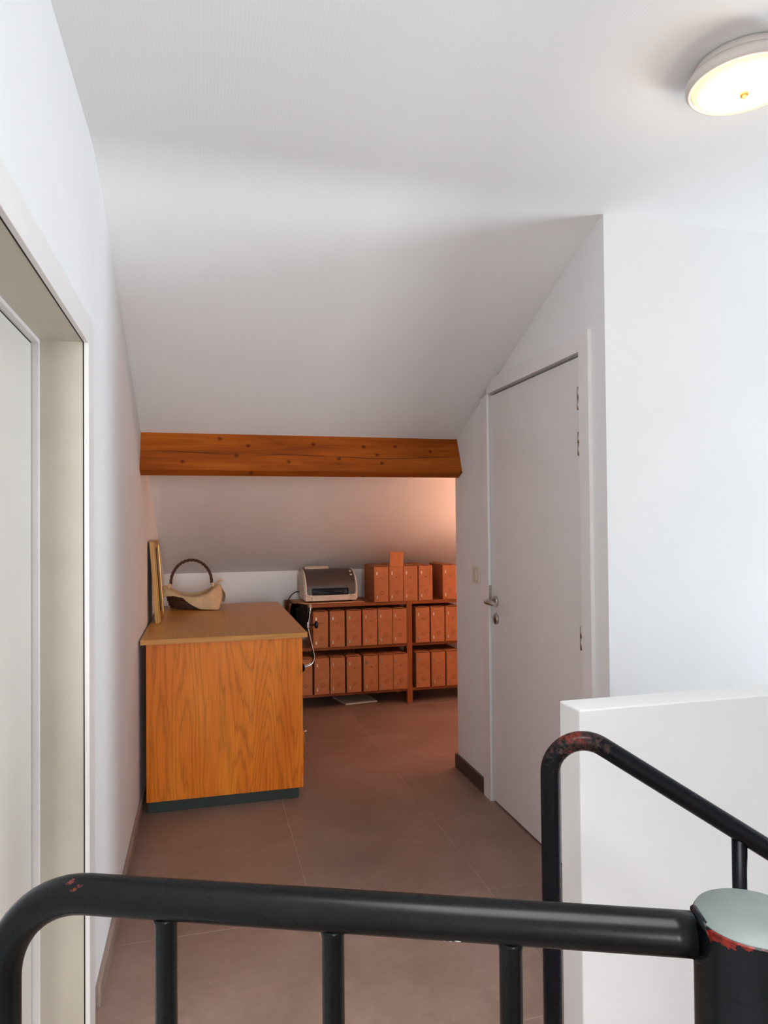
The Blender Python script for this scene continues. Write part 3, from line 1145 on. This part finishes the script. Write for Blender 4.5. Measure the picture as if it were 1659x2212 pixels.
# grey front and top cover, proud of the shell and inset from the sides
gp = [(-0.004, 0.058), (-0.004, 0.075), (-0.001, 0.117), (0.008, 0.146), (0.032, 0.173), (0.070, 0.203), (0.114, 0.225), (0.155, 0.235), (0.230, 0.237), (0.230, 0.22), (0.03, 0.12), (0.02, 0.058)]
bm = BM()
prism(bm, P2(gp), 'X', px0 + 0.020, px1 - 0.018)
bmesh.ops.bevel(bm, geom=[e for e in bm.edges if abs(e.verts[0].co.x - e.verts[1].co.x) < 1e-6], offset=0.004, segments=2, affect='EDGES')
part('cover', bm, PRGREY, pr, smooth=50)
bm = BM()
box(bm, px0 + 0.058, px1 - 0.072, py0 - 0.0065, py0 + 0.002, pz + 0.055, pz + 0.106, 0.003, 2)
op = part('output_slot', bm, PRBLACK, pr)
bm = BM()
box(bm, px0 + 0.062, px0 + 0.112, py0 - 0.009, py0 - 0.006, pz + 0.078, pz + 0.085, 0.001)
box(bm, px1 - 0.180, px1 - 0.115, py0 - 0.009, py0 - 0.006, pz + 0.078, pz + 0.086, 0.001)
box(bm, px0 + 0.108, px0 + 0.180, py0 - 0.009, py0 - 0.006, pz + 0.070, pz + 0.076, 0.001)
part('paper_guide', bm, PRDARK, op)
bm = BM()
box(bm, px1 - 0.105, px1 - 0.083, py0 - 0.010, py0 - 0.006, pz + 0.066, pz + 0.092, 0.001)
part('card_slot', bm, PRDARK, op)
bm = BM()
box(bm, px0 + 0.058, px1 - 0.072, py0 - 0.008, py0 + 0.004, pz + 0.014, pz + 0.054, 0.0025, 2)
tray = part('output_tray', bm, PRCREAM, pr)
bm = BM()
tube(bm, [(px0 + 0.160, py0 - 0.009, pz + 0.030), (px0 + 0.205, py0 - 0.009, pz + 0.030)], 0.0018, 8)
part('grip', bm, PRCREAM, tray)
# cream rim that sweeps round the cover
PRRIM = plain('printer_light_rim', (236, 218, 200), 0.35, var=0.01)
rim = [(0.245, 0.236), (0.155, 0.233), (0.112, 0.222), (0.068, 0.2), (0.03, 0.169), (0.006, 0.143), (-0.005, 0.113), (-0.007, 0.08), (-0.008, 0.066)]
for sx, xx in ((1, px0 + 0.012), (-1, px1 - 0.010)):
    pts = [(xx, py0 + y, pz + z) for y, z in rim]
    pts += [(xx + sx * 0.010, py0 - 0.008, pz + 0.056), (xx + sx * 0.026, py0 - 0.008, pz + 0.051), (xx + sx * 0.048, py0 - 0.008, pz + 0.050)]
    bm = BM()
    tube(bm, pts, 0.0055, 8)
    part('rim_band', bm, PRRIM, pr)
bm = BM()
prism(bm, P2([(0.215, 0.236), (0.24, 0.236), (0.252, 0.252), (0.247, 0.254)]), 'X', px0 + 0.038, px0 + 0.222)
part('paper_support', bm, PRCREAM, pr)
bm = BM()
for (y0, z0), (y1, z1) in zip(gp[4:8], gp[5:9]):
    tube(bm, [(px0 + 0.262, py0 + y0, pz + z0), (px0 + 0.262, py0 + y1, pz + z1)], 0.0012, 6)
part('lid_seam', bm, PRBLACK, pr)
for (yy, zz) in ((0.060, 0.196), (0.098, 0.219)):
    bm = BM()
    n_ = Vector((0, -0.6, 0.8)).normalized()
    m_ = Vector((0, 0, 1)).rotation_difference(n_).to_matrix().to_4x4()
    bmesh.ops.create_cone(bm, cap_ends=True, segments=18, radius1=0.009, radius2=0.008, depth=0.004, matrix=Matrix.Translation((px1 - 0.040, py0 + yy - 0.002, pz + zz + 0.003)) @ m_)
    part('button', bm, PRCREAM, pr)
bm = BM()
for fx in (px0 + 0.05, px1 - 0.05):
    for fy in (py0 + 0.04, py0 + 0.25):
        lathe(bm, [(0.012, 0.0), (0.012, 0.013)], (fx, fy, pz), 12)
part('feet', bm, RUBBER, pr)
bm = BM()
tube(bm, [(px0 + 0.004, 5.405, pz + 0.060), (px0 - 0.03, 5.40, pz + 0.060), (px0 - 0.065, 5.37, pz + 0.040), (px0 - 0.095, 5.33, pz + 0.008), (px0 - 0.115, 5.28, pz - 0.05), (px0 - 0.115, 5.28, pz - 0.25)], 0.004, 8)
part('power_cable', bm, CABLE, pr)

# ------------------------------------------------------------------ paper folder on the floor
bm = BM()
prism(bm, [(1.025, 5.190), (1.275, 5.215), (1.245, 5.46), (0.965, 5.43)], 'Z', 0.0006, 0.012)
bmesh.ops.bevel(bm, geom=list(bm.edges), offset=0.002, segments=1, affect='EDGES')
props(part('paper_stack', bm, PAPER, pivot=(1.12, 5.32, 0)), 'pale folded papers lying on the floor beneath the bottom shelf', 'papers')

# ------------------------------------------------------------------ typist chair at the desk
cy = 4.52
ch = thing('typist_chair', 'black typist chair with bent chrome back bar tucked at the desk', 'chair', (0.40, cy, 0))
bm = BM()
prof_b = []
rows = []
nz, ny = 10, 12
for i in range(nz + 1):
    z = 0.655 + 0.190 * i / nz
    row = []
    hwid = 0.165 * (1 - 0.35 * abs(2 * i / nz - 1) ** 3)
    for j in range(ny + 1):
        s = 2 * j / ny - 1
        row.append((0.618 - 0.055 * s * s + 0.012 * (i / nz), cy + s * hwid, z))
    rows.append(row)
vg = [[[bm.verts.new((x + o_, y, z)) for x, y, z in row] for row in rows] for o_ in (-0.026, 0.016)]
for lay, fl in ((0, False), (1, True)):
    for i in range(nz):
        for j in range(ny):
            q = (vg[lay][i][j], vg[lay][i][j + 1], vg[lay][i + 1][j + 1], vg[lay][i + 1][j])
            bm.faces.new(q if fl else q[::-1])
for i in range(nz):
    for j in (0, ny):
        bm.faces.new((vg[0][i][j], vg[0][i + 1][j], vg[1][i + 1][j], vg[1][i][j]))
for j in range(ny):
    for i in (0, nz):
        bm.faces.new((vg[0][i][j], vg[0][i][j + 1], vg[1][i][j + 1], vg[1][i][j]))
bmesh.ops.recalc_face_normals(bm, faces=bm.faces)
bo = part('backrest', bm, BLACKFAB, ch, smooth=70)
bv = bo.modifiers.new('round', 'BEVEL')
bv.width = 0.010
bv.segments = 3
barp = [(0.664, 0.846), (0.656, 0.79), (0.648, 0.735), (0.644, 0.70), (0.650, 0.67), (0.666, 0.595), (0.678, 0.54), (0.684, 0.515), (0.683, 0.49), (0.672, 0.468), (0.650, 0.452), (0.615, 0.443), (0.56, 0.440), (0.40, 0.440)]
bm = BM()
for yy in (cy - 0.016, cy + 0.016):
    tube(bm, [(x, yy, z) for x, z in barp], 0.0055, 10)
part('back_bar', bm, CHROME, ch)
bm = BM()
tube(bm, [(0.652, cy, 0.715), (0.690, cy, 0.712)], 0.006, 10)
tube(bm, [(0.690, cy, 0.712), (0.696, cy, 0.712), (0.706, cy, 0.712), (0.712, cy, 0.712)], [0.016, 0.024, 0.024, 0.018], 12)
part('clamp_knob', bm, BLACKPL, ch)
bm = BM()
box(bm, 0.634, 0.652, cy - 0.026, cy + 0.026, 0.695, 0.735, 0.004, 2)
part('clamp', bm, CHROME, ch)
bm = BM()
box(bm, 0.20, 0.60, cy - 0.2, cy + 0.2, 0.447, 0.500, 0.022, 3)
part('seat', bm, BLACKFAB, ch, smooth=50)
bm = BM()
tube(bm, [(0.40, cy, 0.09), (0.40, cy, 0.436)], 0.024, 16)
part('column', bm, BLACKPL, ch)
for k in range(5):
    a_ = 2 * math.pi * k / 5 + 0.3
    dx, dy_ = math.cos(a_), math.sin(a_)
    bm = BM()
    tube(bm, [(0.40, cy, 0.10), (0.40 + dx * 0.12, cy + dy_ * 0.12, 0.085), (0.40 + dx * 0.2, cy + dy_ * 0.2, 0.062)], [0.02, 0.015, 0.011], 10)
    lg = part('leg', bm, CHROME, ch)
    part('castor', lathe(BM(), [(0.012, -0.012), (0.025, -0.010), (0.025, 0.010), (0.012, 0.012)], (0.40 + dx * 0.2, cy + dy_ * 0.2, 0.026), 16, 'Y'), RUBBER, lg)

# ------------------------------------------------------------------ near railing with the stair post
RZ0, RR = 0.950, 0.0214
pc = Vector((0.534, 0.596, 0))
PR = 0.056
A_ = Vector((0.459, 0.623, RZ0))
B_ = Vector((-0.131, 0.863, RZ0))
u = (B_ - A_).normalized()
RED = (112, 34, 26)
nr = thing('stair_railing', 'glossy black steel guard rail in the foreground welded to the thick round post', 'railing', (pc.x, pc.y, 0))
off = Vector((pc.x, pc.y, 0))
NEARP = black_paint('black_enamel_near', [(tuple(B_ - off + Vector((-0.012, 0.005, 0.008))), 0.040, (92, 40, 30), 1.16, 1.0)], (7, 9, 10))
POSTP = black_paint('black_enamel_post', [((-0.0525, -0.0195, 0.966), 0.022, RED, 0.92, 1.5), ((-0.042, -0.036, 0.969), 0.030, RED, 0.93, 3.5)], (11, 14, 17))
Rb = 0.108
pts = [A_ - u * 0.02] + [A_ + (B_ - A_) * (i / 6) for i in range(7)]
pts += arc(B_ - Vector((0, 0, Rb)), (0, 0, 1), u, Rb, 0, math.pi / 2, 14)[1:]
endp = pts[-1]
pts += [Vector((endp.x, endp.y, z)) for z in (0.6, 0.3, 0.0)]
bm = BM()
tube(bm, pts, RR, 28)
hr = part('handrail', bm, NEARP, nr)
for bx_, by_ in ((-0.044, 0.827), (0.133, 0.756), (0.309, 0.684)):
    bm = BM()
    lathe(bm, [(0.0145, RZ0 - 0.017), (0.0135, RZ0 - 0.022), (0.0122, RZ0 - 0.027), (0.0122, 0.0)], (bx_, by_, 0), 20)
    part('baluster', bm, NEARP, nr)
bm = BM()
lathe(bm, [(PR, 0.0), (PR, 0.9675), (PR - 0.0015, 0.969)], (pc.x, pc.y, 0), 72)
part('post', bm, POSTP, nr, smooth=40)
bm = BM()
lathe(bm, [(PR - 0.001, 0.968), (PR - 0.0016, 0.9702), (0.0, 0.9705)], (pc.x, pc.y, 0), 72)
part('post_cap', bm, CAPGREY, nr, label='grey flat cap of the thick round post')
bm = BM()
wp = Vector((pc.x, pc.y, RZ0)) - (pc - A_).normalized() * (-0.0)
dirp = (Vector((A_.x, A_.y, 0)) - Vector((pc.x, pc.y, 0))).normalized()
wc = Vector((pc.x, pc.y, RZ0)) + dirp * (PR + 0.001)
side = Vector((-dirp.y, dirp.x, 0))
ring = [wc + (side * math.cos(2 * math.pi * k / 20) + Vector((0, 0, 1)) * math.sin(2 * math.pi * k / 20)) * (RR + 0.001) - dirp * (0.011 * abs(math.cos(2 * math.pi * k / 20)) ** 2) for k in range(21)]
ring = [p for p in ring if p.z < 0.9685]
tube(bm, ring, 0.0042, 8)
part('weld_bead', bm, POSTP, nr)
# flakes of white wall paint stuck under the rail
WFL = plain('white_paint_fleck', (205, 212, 212), 0.6)
def rail_spot(px_, frac, ang):
    """point on the rail surface at fraction frac from post end to bend, ang below the camera-facing side"""
    p = A_ + (B_ - A_) * frac
    out = Vector((u.y, -u.x, 0)).normalized()
    if out.y > 0:
        out = -out
    n_ = out * math.cos(ang) - Vector((0, 0, 1)) * math.sin(ang)
    return p + n_ * RR, n_
bm = BM()
for frac, ang, sx, sz in ((0.34, 0.72, 0.0035, 0.0016), (0.352, 0.80, 0.0018, 0.0009), (0.362, 0.84, 0.0016, 0.0009)):
    p, n_ = rail_spot(0, frac, ang)
    rows_ = [p + u * (sx * math.cos(k * math.pi / 4)) + n_.cross(u) * (sz * math.sin(k * math.pi / 4)) + n_ * 0.0003 for k in range(8)]
    bm.faces.new([bm.verts.new(q) for q in rows_])
part('paint_fleck', bm, WFL, nr)

# ------------------------------------------------------------------ far railing, dropping with the stairs
fr_ = thing('stair_railing', 'black steel handrail with worn red bend dropping beside the white parapet', 'railing', (0.718, 1.375, 0))
P0 = Vector((0.718, 1.376, 0))
key = [Vector((0.718, 1.376, 0.60)), Vector((0.718, 1.376, 0.790))]
dirh = (Vector((1.107, 1.210, 0)) - Vector((0.718, 1.376, 0))).normalized()
d_rail = (Vector((1.107, 1.210, 0.709)) - Vector((0.853, 1.318, 0.876))).normalized()
# planar bend in the plane of dirh and Z, tangent to the vertical and to the falling rail
sl = math.atan2(-d_rail.z, math.hypot(d_rail.x, d_rail.y))
Rf = 0.072
c0 = Vector((0.718, 1.376, 0.8285)) + dirh * Rf
bend = arc(c0, -dirh, Vector((0, 0, 1)), Rf, 0, math.pi / 2 + sl, 22)
fdir = dirh * math.cos(sl) - Vector((0, 0, 1)) * math.sin(sl)
pts = [Vector((0.718, 1.376, z)) for z in (0.0, 0.4, 0.7)] + bend
last = bend[-1]
pts += [last + fdir * s for s in (0.1, 0.25, 0.40, 0.55)]
e1 = pts[-1]
pts += [e1 + dirh * 0.02 - Vector((0, 0, 0.03)), Vector((e1.x + dirh.x * 0.03, e1.y + dirh.y * 0.03, e1.z - 0.09)), Vector((e1.x + dirh.x * 0.03, e1.y + dirh.y * 0.03, 0.0))]
chip_at = c0 + (-dirh * 0.35 + Vector((0, 0, 1))) * Rf - Vector((0.718, 1.375, 0)) + Vector((0, -0.005, 0.012))
FARP = black_paint('black_enamel_far', [(tuple(chip_at), 0.100, (62, 46, 42), 0.93, 1.0), (tuple(chip_at), 0.090, (112, 42, 34), 1.08, 1.0)], (9, 10, 15))
bm = BM()
tube(bm, pts, 0.0203, 24)
part('handrail', bm, FARP, fr_)
t_b = ((1.068 - last.x) / fdir.x)
qb = last + fdir * t_b
bm = BM()
lathe(bm, [(0.0148, qb.z - 0.012), (0.0148, 0.0)], (qb.x, qb.y, 0), 18)
part('baluster', bm, FARP, fr_)

# ------------------------------------------------------------------ alcove: warm wall lamp round the corner, added uplighter for fill
def warm_globe(name, bm_, power, color, r, parent):
    """opal globe that is itself the light; power in watts spread over the sphere"""
    m = Mat(name, (240, 230, 215), 0.4)
    m.b.inputs['Emission Color'].default_value = color + (1.0,)
    m.b.inputs['Emission Strength'].default_value = power / (4 * math.pi ** 2 * r * r)
    return part('globe', bm_, m.m, parent, smooth=True)


al = thing('wall_lamp', 'small warm globe lamp on the alcove wall behind the corner', 'lamp', (1.98, YE, 1.50))
part('lamp_base', lathe(BM(), [(0.045, 0.0), (0.045, 0.02), (0.02, 0.03), (0.02, 0.06)], (1.98, YE, 1.50), 24, 'Y'), LAMPW, al)
bm = BM()
bmesh.ops.create_uvsphere(bm, u_segments=20, v_segments=12, radius=0.06, matrix=Matrix.Translation((1.98, YE + 0.115, 1.50)))
warm_globe('wall_lamp_glass', bm, 5.0, (1.0, 0.44, 0.24), 0.06, al)
fx, fy = 2.45, 4.35  # uplighter added out of view to brighten the slope and alcove
fl = thing('fill_uplighter', 'unseen slim uplighter added deep in the alcove for warm fill light', 'lamp', (fx, fy, 0))
part('lamp_base', lathe(BM(), [(0.11, 0.0), (0.11, 0.012), (0.02, 0.022), (0.0, 0.022)], (fx, fy, 0), 32), BLACKPL, fl)
part('pole', lathe(BM(), [(0.009, 0.02), (0.009, 1.10)], (fx, fy, 0), 14), STEEL, fl)
part('lamp_bowl', lathe(BM(), [(0.0, 1.09), (0.05, 1.095), (0.10, 1.115), (0.125, 1.15), (0.121, 1.15), (0.097, 1.12), (0.05, 1.10), (0.0, 1.097)], (fx, fy, 0), 40), LAMPW, fl)
bm = BM()
bmesh.ops.create_uvsphere(bm, u_segments=20, v_segments=12, radius=0.04, matrix=Matrix.Translation((fx, fy, 1.142)))
warm_globe('fill_uplighter_glass', bm, 34.0, (1.0, 0.53, 0.36), 0.04, fl)
